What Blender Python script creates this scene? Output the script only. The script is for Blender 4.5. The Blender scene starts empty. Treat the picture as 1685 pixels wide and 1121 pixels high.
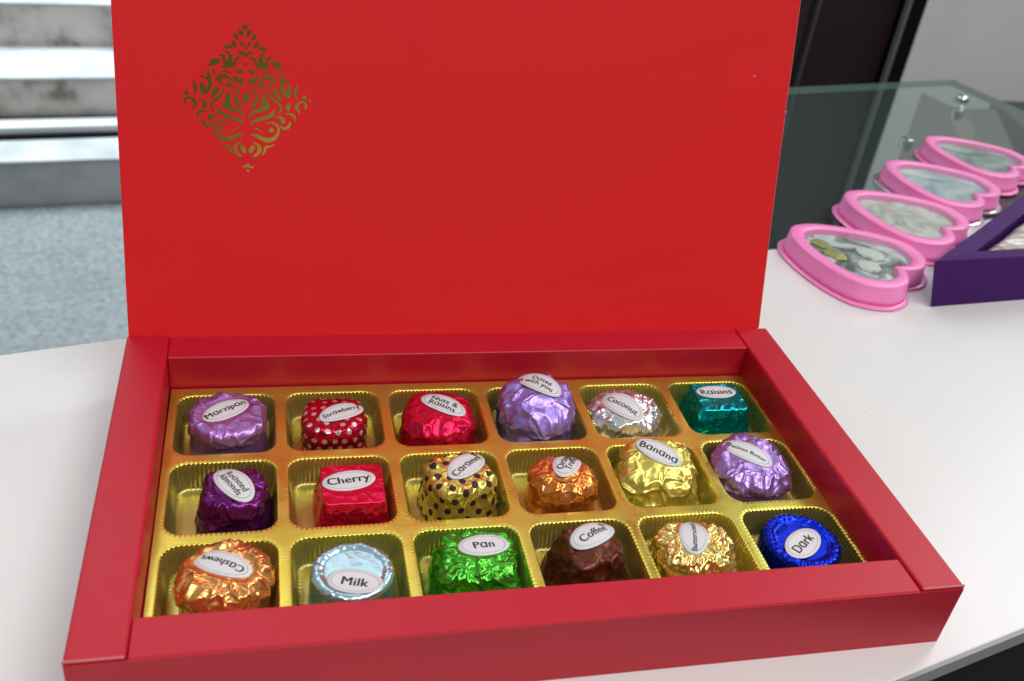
import bpy, bmesh, math, random
import numpy as np
from mathutils import Vector, Matrix, noise
from mathutils.bvhtree import BVHTree

R = math.radians
S = bpy.context.scene
COL = S.collection
MM = 0.001

# ------------------------------------------------------------------ camera
cam_d = bpy.data.cameras.new('camera')
cam = bpy.data.objects.new('camera', cam_d)
COL.objects.link(cam)
cam_d.sensor_width = 36.0
cam_d.lens = 34.64
cam_d.clip_start = 0.02
cam_d.clip_end = 60.0
_r = [[0.9710155, -0.2068526, 0.1197531],
      [-0.0141747, -0.5499794, -0.8350579],
      [0.2385957, 0.8091568, -0.5369706]]
M = Matrix(((_r[0][0], -_r[1][0], -_r[2][0], -0.0757167),
            (_r[0][1], -_r[1][1], -_r[2][1], -0.2412623),
            (_r[0][2], -_r[1][2], -_r[2][2], 0.2275375),
            (0, 0, 0, 1)))
cam.matrix_world = M
S.camera = cam
cam_d.dof.use_dof = True
cam_d.dof.focus_distance = 0.345
cam_d.dof.aperture_fstop = 18.0

# ------------------------------------------------------------------ world: soft indoor surround
w = bpy.data.worlds.new('World')
S.world = w
w.use_nodes = True
nt = w.node_tree
bg = nt.nodes['Background']
tc = nt.nodes.new('ShaderNodeTexCoord')
sx = nt.nodes.new('ShaderNodeSeparateXYZ')
nt.links.new(tc.outputs['Generated'], sx.inputs[0])
mrz = nt.nodes.new('ShaderNodeMapRange')       # bright ceiling, dimmer floor
mrz.inputs['From Min'].default_value = -0.3
mrz.inputs['From Max'].default_value = 0.9
mrz.inputs['To Min'].default_value = 0.10
mrz.inputs['To Max'].default_value = 0.55
nt.links.new(sx.outputs['Z'], mrz.inputs['Value'])
mry = nt.nodes.new('ShaderNodeMapRange')       # the shop behind the camera is darker than the open side
mry.inputs['From Min'].default_value = -0.8
mry.inputs['From Max'].default_value = 0.5
mry.inputs['To Min'].default_value = 0.5
mry.inputs['To Max'].default_value = 1.0
nt.links.new(sx.outputs['Y'], mry.inputs['Value'])
mul = nt.nodes.new('ShaderNodeMath')
mul.operation = 'MULTIPLY'
nt.links.new(mrz.outputs[0], mul.inputs[0])
nt.links.new(mry.outputs[0], mul.inputs[1])
bg.inputs['Color'].default_value = (0.93, 0.97, 1.0, 1)
nt.links.new(mul.outputs[0], bg.inputs['Strength'])

S.view_settings.view_transform = 'Standard'
S.view_settings.look = 'None'
S.view_settings.exposure = -0.06
S.view_settings.gamma = 1.0
S.view_settings.use_curve_mapping = False


def area(name, loc, target, sx_, sy_, power, color=(1, 1, 1)):
    l = bpy.data.lights.new(name, 'AREA')
    l.shape = 'RECTANGLE'
    l.size = sx_
    l.size_y = sy_
    l.energy = power
    l.color = color
    o = bpy.data.objects.new(name, l)
    COL.objects.link(o)
    o.location = loc
    d = Vector(target) - Vector(loc)
    o.rotation_euler = d.to_track_quat('-Z', 'Y').to_euler()
    return o


area('ceiling_lamp', (-0.05, -0.95, 1.45), (0, 0.05, 0), 1.1, 0.3, 9.6, (1, 0.98, 0.95))
area('ceiling_lamp', (0.85, -0.6, 1.6), (0.1, 0.1, 0), 1.1, 0.3, 14, (1, 0.98, 0.95))
area('ceiling_panel', (0.0, 1.55, 1.75), (0.0, 0.0, 0), 2.3, 1.1, 8.5, (0.97, 0.98, 1.0))
area('shop_window', (1.45, 1.15, 1.35), (0.1, 0.1, 0), 1.0, 1.0, 17, (0.93, 0.97, 1.0))
area('emblem_glint_light', (0.14, -1.4, 0.33), (-0.06, 0.1, 0.08), 0.42, 0.28, 0.5, (1, 0.95, 0.85))  # added light behind the camera, puts a glint on the gold emblem
area('doorway_daylight', (-0.9, 2.9, 2.2), (-0.8, 2.5, -0.8), 3.0, 1.6, 75, (0.9, 0.97, 1.0)).data.spread = R(85)


# ------------------------------------------------------------------ helpers
def link(o):
    COL.objects.link(o)
    return o


def props(o, label=None, cat=None, group=None, kind=None):
    if label: o['label'] = label
    if cat: o['category'] = cat
    if group: o['group'] = group
    if kind: o['kind'] = kind
    return o


def thing(name, label, cat, loc=(0, 0, 0), rz=0.0, group=None):
    o = bpy.data.objects.new(name, None)
    o.empty_display_size = 0.01
    o.location = loc
    o.rotation_euler = (0, 0, rz)
    link(o)
    return props(o, label, cat, group)


def mesh_obj(name, verts, faces, mat, parent=None, smooth=False, scale=MM, mats=None, fmat=None):
    me = bpy.data.meshes.new(name)
    me.from_pydata([(v[0] * scale, v[1] * scale, v[2] * scale) for v in verts], [], faces)
    me.update()
    for m in (mats or [mat]):
        me.materials.append(m)
    if fmat is not None:
        me.polygons.foreach_set('material_index', fmat)
    if smooth:
        me.polygons.foreach_set('use_smooth', [True] * len(me.polygons))
    o = bpy.data.objects.new(name, me)
    link(o)
    if parent: o.parent = parent
    return o


def bm_obj(name, bm, mat, parent=None, smooth=False, mats=None):
    bmesh.ops.recalc_face_normals(bm, faces=bm.faces[:])
    me = bpy.data.meshes.new(name)
    bm.to_mesh(me)
    bm.free()
    for m in (mats or [mat]):
        me.materials.append(m)
    if smooth:
        me.polygons.foreach_set('use_smooth', [True] * len(me.polygons))
    o = bpy.data.objects.new(name, me)
    link(o)
    if parent: o.parent = parent
    return o


def bm_prism(bm, pts, z0, z1, mi=0):
    """closed prism from a counter-clockwise xy outline, mm"""
    lo = [bm.verts.new((p[0] * MM, p[1] * MM, z0 * MM)) for p in pts]
    hi = [bm.verts.new((p[0] * MM, p[1] * MM, z1 * MM)) for p in pts]
    n = len(pts)
    fs = [bm.faces.new(hi), bm.faces.new(lo[::-1])]
    for i in range(n):
        j = (i + 1) % n
        fs.append(bm.faces.new((lo[i], lo[j], hi[j], hi[i])))
    for f in fs: f.material_index = mi
    return fs


def bm_bevel(bm, off, seg=2):
    bmesh.ops.bevel(bm, geom=bm.edges[:], offset=off * MM, segments=seg, profile=0.5, affect='EDGES')


def box_bm(x0, x1, y0, y1, z0, z1, bev=0.0, seg=2):
    bm = bmesh.new()
    bm_prism(bm, [(x0, y0), (x1, y0), (x1, y1), (x0, y1)], z0, z1)
    if bev: bm_bevel(bm, bev, seg)
    return bm


# ------------------------------------------------------------------ materials
def newmat(name):
    m = bpy.data.materials.new(name)
    m.use_nodes = True
    return m, m.node_tree, m.node_tree.nodes['Principled BSDF']


def setp(b, **k):
    for a, v in k.items():
        n = a.replace('_', ' ')
        b.inputs[n].default_value = v


def tex_noise(nt, scale, detail=3, rough=0.5, vec=None, dist=0.0):
    n = nt.nodes.new('ShaderNodeTexNoise')
    n.inputs['Scale'].default_value = scale
    n.inputs['Detail'].default_value = detail
    n.inputs['Roughness'].default_value = rough
    n.inputs['Distortion'].default_value = dist
    if vec is None:
        t = nt.nodes.new('ShaderNodeTexCoord')
        vec = t.outputs['Object']
    nt.links.new(vec, n.inputs['Vector'])
    return n


def ramp(nt, fac, stops, interp='LINEAR'):
    r = nt.nodes.new('ShaderNodeValToRGB')
    r.color_ramp.interpolation = interp
    e = r.color_ramp.elements
    while len(e) < len(stops): e.new(0.5)
    for i, (p, c) in enumerate(stops):
        e[i].position = p
        e[i].color = (c[0], c[1], c[2], 1)
    nt.links.new(fac, r.inputs[0])
    return r


def bump(nt, b, height, strength, dist, normal=None):
    n = nt.nodes.new('ShaderNodeBump')
    n.inputs['Strength'].default_value = strength
    n.inputs['Distance'].default_value = dist
    nt.links.new(height, n.inputs['Height'])
    if normal is not None: nt.links.new(normal, n.inputs['Normal'])
    nt.links.new(n.outputs[0], b.inputs['Normal'])
    return n


def paper(name, col, rough=0.5, spec=0.5, var=0.06, bs=0.15):
    m, nt, b = newmat(name)
    n = tex_noise(nt, 45, 4)
    c0 = tuple(c * (1 - var) for c in col)
    c1 = tuple(min(1, c * (1 + var)) for c in col)
    r = ramp(nt, n.outputs[0], [(0.3, c0), (0.7, c1)])
    nt.links.new(r.outputs[0], b.inputs['Base Color'])
    setp(b, Roughness=rough)
    b.inputs['Specular IOR Level'].default_value = spec
    f = tex_noise(nt, 2600, 2)
    g = tex_noise(nt, 14, 2)
    g1 = bump(nt, b, g.outputs[0], 0.22, 0.0014)
    bump(nt, b, f.outputs[0], bs, 0.00006, g1.outputs[0])
    return m


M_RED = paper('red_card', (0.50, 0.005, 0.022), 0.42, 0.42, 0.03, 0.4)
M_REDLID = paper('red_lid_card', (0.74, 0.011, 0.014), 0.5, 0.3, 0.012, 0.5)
M_EDGE = paper('worn_card_edge', (0.62, 0.16, 0.17), 0.6, 0.3)
M_PURPLE = paper('purple_card', (0.048, 0.002, 0.11), 0.5, 0.18)


def plain(name, col, rough=0.5, metal=0.0, spec=0.5):
    m, nt, b = newmat(name)
    setp(b, Roughness=rough, Metallic=metal)
    b.inputs['Base Color'].default_value = (*col, 1)
    b.inputs['Specular IOR Level'].default_value = spec
    return m


def foil(name, col, rough=0.2, crinkle=0.5, scale=230, dots=None, metal=0.88):
    m, nt, b = newmat(name)
    setp(b, Metallic=metal, Roughness=rough + 0.05)
    t = nt.nodes.new('ShaderNodeTexCoord')
    n = tex_noise(nt, 160, 3, 0.5, t.outputs['Object'])
    r = ramp(nt, n.outputs[0], [(0.3, tuple(c * 0.86 for c in col)), (0.7, col)])
    src = r.outputs[0]
    if dots:
        at = nt.nodes.new('ShaderNodeAttribute')
        at.attribute_name = 'dot_distance'
        hm = nt.nodes.new('ShaderNodeMath')
        hm.operation = 'MULTIPLY'
        hm.inputs[1].default_value = 0.5
        nt.links.new(at.outputs['Fac'], hm.inputs[0])
        rr = ramp(nt, hm.outputs[0], [(0.5 * dots[1] - 0.02, (1, 1, 1)), (0.5 * dots[1] + 0.02, (0, 0, 0))])
        mx = nt.nodes.new('ShaderNodeMix')
        mx.data_type = 'RGBA'
        nt.links.new(rr.outputs[0], mx.inputs[0])
        nt.links.new(src, mx.inputs[6])
        mx.inputs[7].default_value = (*dots[0], 1)
        src = mx.outputs[2]
        mt = nt.nodes.new('ShaderNodeMath')
        mt.operation = 'MULTIPLY_ADD'
        mt.inputs[1].default_value = dots[2]
        mt.inputs[2].default_value = rough
        nt.links.new(rr.outputs[0], mt.inputs[0])
        nt.links.new(mt.outputs[0], b.inputs['Roughness'])
        if dots[3]:
            mm = nt.nodes.new('ShaderNodeMath')
            mm.operation = 'MULTIPLY_ADD'
            mm.inputs[1].default_value = -dots[3]
            mm.inputs[2].default_value = metal
            nt.links.new(rr.outputs[0], mm.inputs[0])
            nt.links.new(mm.outputs[0], b.inputs['Metallic'])
    nt.links.new(src, b.inputs['Base Color'])
    # crushed foil: flat little facets with sharp creases
    warp = tex_noise(nt, 250, 2, 0.5, t.outputs['Object'])
    wm = nt.nodes.new('ShaderNodeVectorMath')
    wm.operation = 'MULTIPLY_ADD'
    wm.inputs[1].default_value = (0.003, 0.003, 0.003)
    nt.links.new(warp.outputs['Color'], wm.inputs[0])
    nt.links.new(t.outputs['Object'], wm.inputs[2])
    v = tex_noise(nt, scale, 1, 0.5, wm.outputs[0])
    a1 = nt.nodes.new('ShaderNodeMath')
    a1.operation = 'SUBTRACT'
    a1.inputs[1].default_value = 0.5
    nt.links.new(v.outputs[0], a1.inputs[0])
    a2 = nt.nodes.new('ShaderNodeMath')
    a2.operation = 'ABSOLUTE'
    nt.links.new(a1.outputs[0], a2.inputs[0])
    bump(nt, b, a2.outputs[0], crinkle * 0.6, 0.0012)
    return m


M_PAPER = plain('sticker_paper', (0.70, 0.69, 0.71), 0.42)
M_INK = plain('black_ink', (0.02, 0.02, 0.022), 0.5)
M_INKGREY = plain('grey_ink', (0.30, 0.28, 0.30), 0.5)

# ------------------------------------------------------------------ counter, glass shelf, floor, steps, wall
TA = R(13.9)                                  # the counter runs at this angle to the box
ex = Vector((math.cos(TA), math.sin(TA)))
ey = Vector((-math.sin(TA), math.cos(TA)))


def tp(a, b_):                                # counter coordinates (along, across) -> world mm
    return (ex.x * a + ey.x * b_, ex.y * a + ey.y * b_)


def rect(a0, a1, b0, b1):
    return [tp(a0, b0), tp(a1, b0), tp(a1, b1), tp(a0, b1)]


m, nt, b = newmat('white_laminate')
n = tex_noise(nt, 3, 1)
r = ramp(nt, n.outputs[0], [(0.3, (0.725, 0.71, 0.695)), (0.7, (0.76, 0.75, 0.745))])
nt.links.new(r.outputs[0], b.inputs['Base Color'])
n3 = tex_noise(nt, 14, 5, 0.65)
r3 = ramp(nt, n3.outputs[0], [(0.35, (0.27,) * 3), (0.7, (0.33,) * 3)])
nt.links.new(r3.outputs[0], b.inputs['Roughness'])
M_TABLE = m
M_TEDGE = plain('grey_edge_band', (0.30, 0.30, 0.31), 0.4)
M_BLACK = plain('black_laminate', (0.008, 0.008, 0.009), 0.5, 0, 0.2)

counter = thing('counter', 'white laminate counter top with thin grey edge under the red box', 'counter', (0, 0, 0))
bm = bmesh.new()
bm_prism(bm, rect(-900, 620, -105.9, 136), -5.5, 0)
bm_bevel(bm, 0.5, 2)
bm_obj('countertop', bm, M_TABLE, counter)
bm = bmesh.new()
bm_prism(bm, rect(-900.0, 620.0, -107.1, -106.0), -6.2, -0.5)
bm_obj('edge_band', bm, M_TEDGE, counter)
bm = bmesh.new()
bm_prism(bm, rect(-890, 610, -100, 128), -875, -5.8)
bm_obj('cabinet_body', bm, M_BLACK, counter)

# clear glass shelf behind the counter
def clear(name, tint, gloss):
    m = bpy.data.materials.new(name)
    m.use_nodes = True
    nt = m.node_tree
    nt.nodes.remove(nt.nodes['Principled BSDF'])
    out = nt.nodes['Material Output']
    tr_ = nt.nodes.new('ShaderNodeBsdfTransparent')
    tr_.inputs[0].default_value = (*tint, 1)
    gl = nt.nodes.new('ShaderNodeBsdfGlossy')
    gl.inputs['Roughness'].default_value = 0.03
    gl.inputs[0].default_value = (gloss, gloss, gloss, 1)
    fr = nt.nodes.new('ShaderNodeFresnel')
    fr.inputs[0].default_value = 1.45
    mx = nt.nodes.new('ShaderNodeMixShader')
    ge = nt.nodes.new('ShaderNodeNewGeometry')          # reflect on the outer face only
    iv = nt.nodes.new('ShaderNodeMath')
    iv.operation = 'SUBTRACT'
    iv.inputs[0].default_value = 1.0
    nt.links.new(ge.outputs['Backfacing'], iv.inputs[1])
    fm = nt.nodes.new('ShaderNodeMath')
    fm.operation = 'MULTIPLY'
    nt.links.new(fr.outputs[0], fm.inputs[0])
    nt.links.new(iv.outputs[0], fm.inputs[1])
    nt.links.new(fm.outputs[0], mx.inputs[0])
    nt.links.new(tr_.outputs[0], mx.inputs[1])
    nt.links.new(gl.outputs[0], mx.inputs[2])
    df = nt.nodes.new('ShaderNodeBsdfDiffuse')           # reflected haze painted in as a faint greenish diffuse layer
    df.inputs[0].default_value = (0.55, 0.68, 0.66, 1)
    m2 = nt.nodes.new('ShaderNodeMixShader')
    m2.inputs[0].default_value = 0.032
    nt.links.new(mx.outputs[0], m2.inputs[1])
    nt.links.new(df.outputs[0], m2.inputs[2])
    nt.links.new(m2.outputs[0], out.inputs[0])
    return m


M_GLASS = clear('clear_glass', (0.80, 0.90, 0.87), 1.0)
M_GLEDGE = plain('green_glass_edge', (0.20, 0.31, 0.28), 0.15)
gs = thing('glass_shelf', 'clear greenish glass shelf running behind the white counter', 'glass shelf')
bm = bmesh.new()
bm_prism(bm, rect(130, 622, 137.0, 372), -7, -0.8)
bm_bevel(bm, 0.7, 2)
for f in bm.faces:
    f.normal_update()
    if abs(f.normal.z) < 0.9: f.material_index = 1
bm_obj('glass_pane', bm, None, gs, mats=[M_GLASS, M_GLEDGE])
M_CHROME = plain('chrome', (0.75, 0.76, 0.78), 0.12, 1.0)


def lathe(name, prof, mat, parent, cx, cy, seg=32):
    vs, fs = [], []
    for (rr, z) in prof:
        for k in range(seg):
            a = 2 * math.pi * k / seg
            vs.append((cx + rr * math.cos(a), cy + rr * math.sin(a), z))
    for i in range(len(prof) - 1):
        for k in range(seg):
            k2 = (k + 1) % seg
            fs.append((i * seg + k, i * seg + k2, (i + 1) * seg + k2, (i + 1) * seg + k))
    fs.append(tuple(range(seg))[::-1])
    fs.append(tuple((len(prof) - 1) * seg + k for k in range(seg)))
    return mesh_obj(name, vs, fs, mat, parent, True)


for (x, y) in ((484.2, 452.1), (391.5, 378.7)):
    if x > 450: bt = lathe('bolt', [(3.5, -0.7), (5.2, -0.6), (5.4, 1.2), (5.0, 2.6), (3.6, 3.8), (1.5, 4.4)], M_CHROME, gs, x, y)
    lathe('washer', [(4.5, -16.0), (5.0, -15.6), (5.0, -7.6), (4.6, -7.1)], M_CHROME, bt if x > 450 else gs, x, y)

# what stands under the glass
crate = thing('carton', 'olive grey carton standing under the glass shelf', 'box')
bm = bmesh.new()
bm_prism(bm, [(531, 567), (560, 470), (690, 600), (761, 734), (701, 723), (690, 779)], -300, -100)
bm_bevel(bm, 1.0)
bm_obj('carton_body', bm, paper('olive_card', (0.13, 0.12, 0.10), 0.6, 0.3), crate)
bm = bmesh.new()
bm_prism(bm, [(610, 560), (640, 585), (700, 700), (668, 690)], -99.9, -99.5)
bm_obj('packing_tape', bm, plain('packing_tape', (0.2, 0.17, 0.12), 0.25), crate)
cab = thing('display_cabinet', 'dark green cabinet under the glass behind the carton', 'cabinet')
bm = bmesh.new()
bm_prism(bm, [(700, 420), (1100, 420), (1100, 780), (790, 780)], -870, -105)
bm_bevel(bm, 2.0)
bm_obj('cabinet_shell', bm, plain('dark_green_board', (0.025, 0.04, 0.035), 0.4), cab)

# back wall with a dark door in a black frame; same orientation as the counter
WB = ey.dot(Vector((786, 996)))               # distance of the wall plane across
WX = ex.dot(Vector((803, 1000)))              # where the frame meets the wall
FL = -880.0


def wall_mat(name, col, s=6):
    m, nt, b = newmat(name)
    n = tex_noise(nt, s, 4)
    r = ramp(nt, n.outputs[0], [(0.3, tuple(c * 0.93 for c in col)), (0.7, col)])
    nt.links.new(r.outputs[0], b.inputs['Base Color'])
    setp(b, Roughness=0.7)
    f = tex_noise(nt, 300, 3)
    bump(nt, b, f.outputs[0], 0.2, 0.0006)
    return m


bm = bmesh.new()
bm_prism(bm, rect(WX + 1, WX + 1800, WB, WB + 120), FL, 1700)
wall = bm_obj('wall', bm, wall_mat('grey_wall_paint', (0.86, 0.845, 0.86)))
props(wall, 'plain grey painted wall to the right of the black door frame', 'wall')

door = thing('door', 'dark brown door with a black frame beside the grey wall', 'door')
M_DOOR = plain('dark_door', (0.032, 0.019, 0.020), 0.4, 0, 0.3)
M_DOOR2 = plain('dark_door_panel', (0.04, 0.027, 0.028), 0.4, 0, 0.3)
M_FRAME = plain('black_frame', (0.004, 0.004, 0.005), 0.5, 0, 0.15)
bm = bmesh.new()
bm_prism(bm, rect(WX - 30, WX, WB - 12, WB + 60), FL, 1700)
bm_obj('door_frame', bm, M_FRAME, door)
bm = bmesh.new()
bm_prism(bm, rect(WX - 36.5, WX - 33.0, WB - 16, WB - 8), FL, 1700)
bm_obj('metal_bead', bm, plain('grey_bead', (0.22, 0.23, 0.23), 0.5), door)
bm = bmesh.new()
bm_prism(bm, rect(WX - 178, WX - 31, WB + 6, WB + 45), FL, 1700)
bm_obj('door_leaf', bm, M_DOOR, door)
bm = bmesh.new()
bm_prism(bm, rect(WX - 192, WX - 184, WB + 9, WB + 45), FL, 1700)
bm_obj('door_gap', bm, M_FRAME, door)
bm = bmesh.new()
bm_prism(bm, rect(WX - 460, WX - 193, WB + 2, WB + 45), FL, 1700)
bm_obj('door_leaf', bm, M_DOOR2, door)
bm = bmesh.new()
bm_prism(bm, rect(WX - 183, WX - 179, WB + 0, WB + 45), FL, 1700)
bm_obj('metal_bead', bm, plain('dull_bead', (0.10, 0.09, 0.10), 0.35), door)

# terrazzo floor
m, nt, b = newmat('speckled_floor')
n1 = tex_noise(nt, 85, 4, 0.6)
n2 = tex_noise(nt, 4, 3)
r1 = ramp(nt, n1.outputs[0], [(0.32, (0.085, 0.105, 0.115)), (0.46, (0.155, 0.18, 0.19)), (0.58, (0.185, 0.215, 0.225)), (0.72, (0.27, 0.30, 0.30))])
r2 = ramp(nt, n2.outputs[0], [(0.35, (0.86,) * 3), (0.65, (1.0,) * 3)])
mx = nt.nodes.new('ShaderNodeMix')
mx.data_type = 'RGBA'
mx.blend_type = 'MULTIPLY'
mx.inputs[0].default_value = 1
nt.links.new(r1.outputs[0], mx.inputs[6])
nt.links.new(r2.outputs[0], mx.inputs[7])
nt.links.new(mx.outputs[2], b.inputs['Base Color'])
setp(b, Roughness=0.45)
bm = box_bm(-3500, 3500, -2500, 4500, FL - 20, FL)
fl = bm_obj('floor', bm, m)
props(fl, kind='structure')

# concrete steps outside
SA = R(9.0)


def sp(a, b_):
    return (-680 + math.cos(SA) * a - math.sin(SA) * b_, 2020 + math.sin(SA) * a + math.cos(SA) * b_)


m, nt, b = newmat('stained_concrete')
tcn = nt.nodes.new('ShaderNodeTexCoord')
ns = tex_noise(nt, 9, 6, 0.65, tcn.outputs['Object'])
geo = nt.nodes.new('ShaderNodeNewGeometry')
r1 = ramp(nt, ns.outputs[0], [(0.36, (0.22, 0.185, 0.165)), (0.47, (0.50, 0.455, 0.42)), (0.6, (0.62, 0.57, 0.53))])
nt.links.new(r1.outputs[0], b.inputs['Base Color'])
setp(b, Roughness=0.85)
M_RISER = m
m, nt, b = newmat('grey_plaster')
ns = tex_noise(nt, 6, 5, 0.6)
r1 = ramp(nt, ns.outputs[0], [(0.35, (0.30, 0.31, 0.325)), (0.6, (0.46, 0.475, 0.50))])
nt.links.new(r1.outputs[0], b.inputs['Base Color'])
setp(b, Roughness=0.85)
M_RISER0 = m
m, nt, b = newmat('pale_tread_stone')
ns = tex_noise(nt, 7, 5, 0.6)
r1 = ramp(nt, ns.outputs[0], [(0.3, (0.27, 0.30, 0.325)), (0.6, (0.42, 0.45, 0.47))])
nt.links.new(r1.outputs[0], b.inputs['Base Color'])
setp(b, Roughness=0.6)
M_TREAD = m
m, nt, b = newmat('dark_grime')
ns = tex_noise(nt, 16, 5, 0.6)
r1 = ramp(nt, ns.outputs[0], [(0.4, (0.05, 0.045, 0.04)), (0.65, (0.16, 0.14, 0.13))])
nt.links.new(r1.outputs[0], b.inputs['Base Color'])
setp(b, Roughness=0.85)
M_GRIME = m
st = thing('stairs', 'stained concrete steps with pale treads beyond the speckled floor', 'steps')
RH, TD = 112, 238
for k in range(5):
    bm = bmesh.new()
    pts = [sp(-2600, k * TD), sp(1250, k * TD), sp(1250, k * TD + 1400), sp(-2600, k * TD + 1400)]
    bm_prism(bm, pts, FL + k * RH - (0 if k else 5), FL + (k + 1) * RH - 8)
    bm_obj('riser', bm, M_RISER if k else M_RISER0, st)
    bm = bmesh.new()
    pts = [sp(-2600, k * TD - 5), sp(1250, k * TD - 5), sp(1250, (k + 1) * TD + 5), sp(-2600, (k + 1) * TD + 5)]
    bm_prism(bm, pts, FL + (k + 1) * RH - 7.5, FL + (k + 1) * RH)
    bm_bevel(bm, 2.5)
    bm_obj('tread', bm, M_TREAD, st)
tr = thing('sliding_door_track', 'pale metal sliding door track with a black groove lying on the lowest step', 'door track')
for (b0, b1, z1, mt, nm) in ((88, 122, 12, M_FRAME, 'groove'), (124, 200, 16, plain('pale_aluminium', (0.52, 0.55, 0.57), 0.4, 0.0), 'track'),
                         (202, 212, 13, M_FRAME, 'groove')):
    bm = bmesh.new()
    bm_prism(bm, [sp(-2600, b0 - 30), sp(1250, b0 + 60), sp(1250, b1 + 30), sp(-2600, b1 - 30)], FL + RH + 0.5, FL + RH + z1)
    bm_obj(nm, bm, mt, tr)

# ------------------------------------------------------------------ the red gift box
W2, D2, H = 125.0, 71.15, 24.4
RS, RF, RB = 14.3, 13.2, 13.3
gb = thing('gift_box', 'open red card gift box with a gold ornament inside its lid', 'gift box')


def wall_part(name, x0, x1, y0, y1, z0, z1, mat=M_RED, bev=0.45, wear=None):
    bm = box_bm(x0, x1, y0, y1, z0, z1, bev, 3)
    return bm_obj(name, bm, mat, gb)


bm_obj('base_panel', box_bm(-W2 + 14.5, W2 - 14.5, -D2 + 13.5, D2 - 13.5, 0.15, 0.95), M_RED, gb)


def trapezoid_wall(name, side):
    """side walls run the full depth, folded card shell"""
    s = side
    xo, xi = s * W2, s * (W2 - RS)
    bm = bmesh.new()
    # slight sag and crease so the folded card is not a perfect bar
    ys = [-D2 + (2 * D2) * k / 24 for k in range(25)]
    rings = []
    for y in ys:
        t = (y + D2) / (2 * D2)
        sag = 0.35 * math.sin(t * math.pi)
        xin = xi - s * 0.35 * math.sin(t * math.pi)
        ring = [(xo, 0.0), (xo - s * 0.0, H - 0.5), (xo - s * 0.4, H - 0.08), (xo - s * 1.0, H),
                (xi + s * 0.8, H - sag), (xi + s * 0.25, H - 0.15 - sag), (xin, H - 0.7 - sag), (xin, 0.2), ]
        rings.append([bm.verts.new((x * MM, y * MM, z * MM)) for x, z in ring])
    for a, c in zip(rings[:-1], rings[1:]):
        n = len(a)
        for i in range(n):
            j = (i + 1) % n
            bm.faces.new((a[i], a[j], c[j], c[i]))
    bm.faces.new(rings[0])
    bm.faces.new(rings[-1][::-1])
    o = bm_obj(name, bm, M_RED, gb)
    return o


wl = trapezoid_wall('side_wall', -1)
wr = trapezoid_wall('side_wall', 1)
# rubbed pale folds at the front corners
for s, ww in ((-1, wl), (1, wr)):
    vs, fs = [], []
    xs = [s * (W2 + 0.12), s * (W2 - RS + 0.3)]
    N = 30
    for k in range(N + 1):
        t = k / N
        x = xs[0] + (xs[1] - xs[0]) * t
        h_ = 0.28 + 0.16 * noise.noise(Vector((k * 0.7, s * 3, 1)))
        for (yy, zz) in ((-D2 - 0.10, H - 0.25 - h_), (-D2 - 0.14, H - 0.02), (-D2 + h_ * 1.2, H + 0.09)):
            vs.append((x, yy, zz))
    for k in range(N):
        for j in (0, 1):
            a = k * 3 + j
            fs.append((a, a + 3, a + 4, a + 1))
    mesh_obj('worn_fold', vs, fs, M_EDGE, ww)

fw = wall_part('front_wall', -W2 + RS + 0.15, W2 - RS - 0.15, -D2 + 0.0, -D2 + RF, 0.02, H - 0.9, bev=0.5)
bw = wall_part('back_wall', -W2 + RS + 0.15, W2 - RS - 0.15, D2 - RB, D2, 0.02, H - 0.5, bev=0.5)
# front skirt below the side wall ends so the front face reads as one sheet
fp = bm_obj('front_panel', box_bm(-W2 + 0.05, W2 - 0.05, -D2 - 0.5, -D2 - 0.06, 0.05, H - 1.0, 0.12, 1), M_RED, gb)

# lid: leans back 18 degrees from the rear top edge
LA = R(18.0)
lid_th = 1.6


def lidp(u, s, d=0.0):
    """lid surface coordinates -> world mm; d is towards the viewer"""
    t = min(1.0, max(0.0, s / 130.0))
    d = d - 1.3 * math.sin(math.pi * t) * (0.6 + 0.4 * math.cos((u - 20) / 60.0)) + 0.25 * math.sin(u * 0.045 + s * 0.02) * t
    return (u, D2 + s * math.sin(LA) - d * math.cos(LA), H - 0.6 + s * math.cos(LA) + d * math.sin(LA))


def slab(bm, uu, ss, d0, d1):
    """uu(s)->(u0,u1)"""
    nu = 30
    fr, bk = [], []
    for s in ss:
        u0, u1 = uu(s)
        fr.append([bm.verts.new(Vector(lidp(u0 + (u1 - u0) * i / nu, s, d1)) * MM) for i in range(nu + 1)])
        bk.append([bm.verts.new(Vector(lidp(u0 + (u1 - u0) * i / nu, s, d0)) * MM) for i in range(nu + 1)])
    n = len(ss)
    for a in range(n - 1):
        for i in range(nu):
            bm.faces.new((fr[a][i], fr[a][i + 1], fr[a + 1][i + 1], fr[a + 1][i]))
            bm.faces.new((bk[a][i], bk[a + 1][i], bk[a + 1][i + 1], bk[a][i + 1]))
        bm.faces.new((fr[a][0], fr[a + 1][0], bk[a + 1][0], bk[a][0]))
        bm.faces.new((fr[a][nu], bk[a][nu], bk[a + 1][nu], fr[a + 1][nu]))
    for i in range(nu):
        bm.faces.new((fr[0][i], bk[0][i], bk[0][i + 1], fr[0][i + 1]))
        bm.faces.new((fr[-1][i], fr[-1][i + 1], bk[-1][i + 1], bk[-1][i]))


LIDH = 130.2
bm = bmesh.new()
slab(bm, lambda s: (-124.5 + 0.0 * s, 121.2 + 1.2 * s / LIDH), [-3, 0] + [LIDH * k / 22 for k in range(1, 23)], -lid_th, 0.0)
for f_ in bm.faces: f_.smooth = False
lid = bm_obj('lid', bm, M_REDLID, gb)
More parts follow.
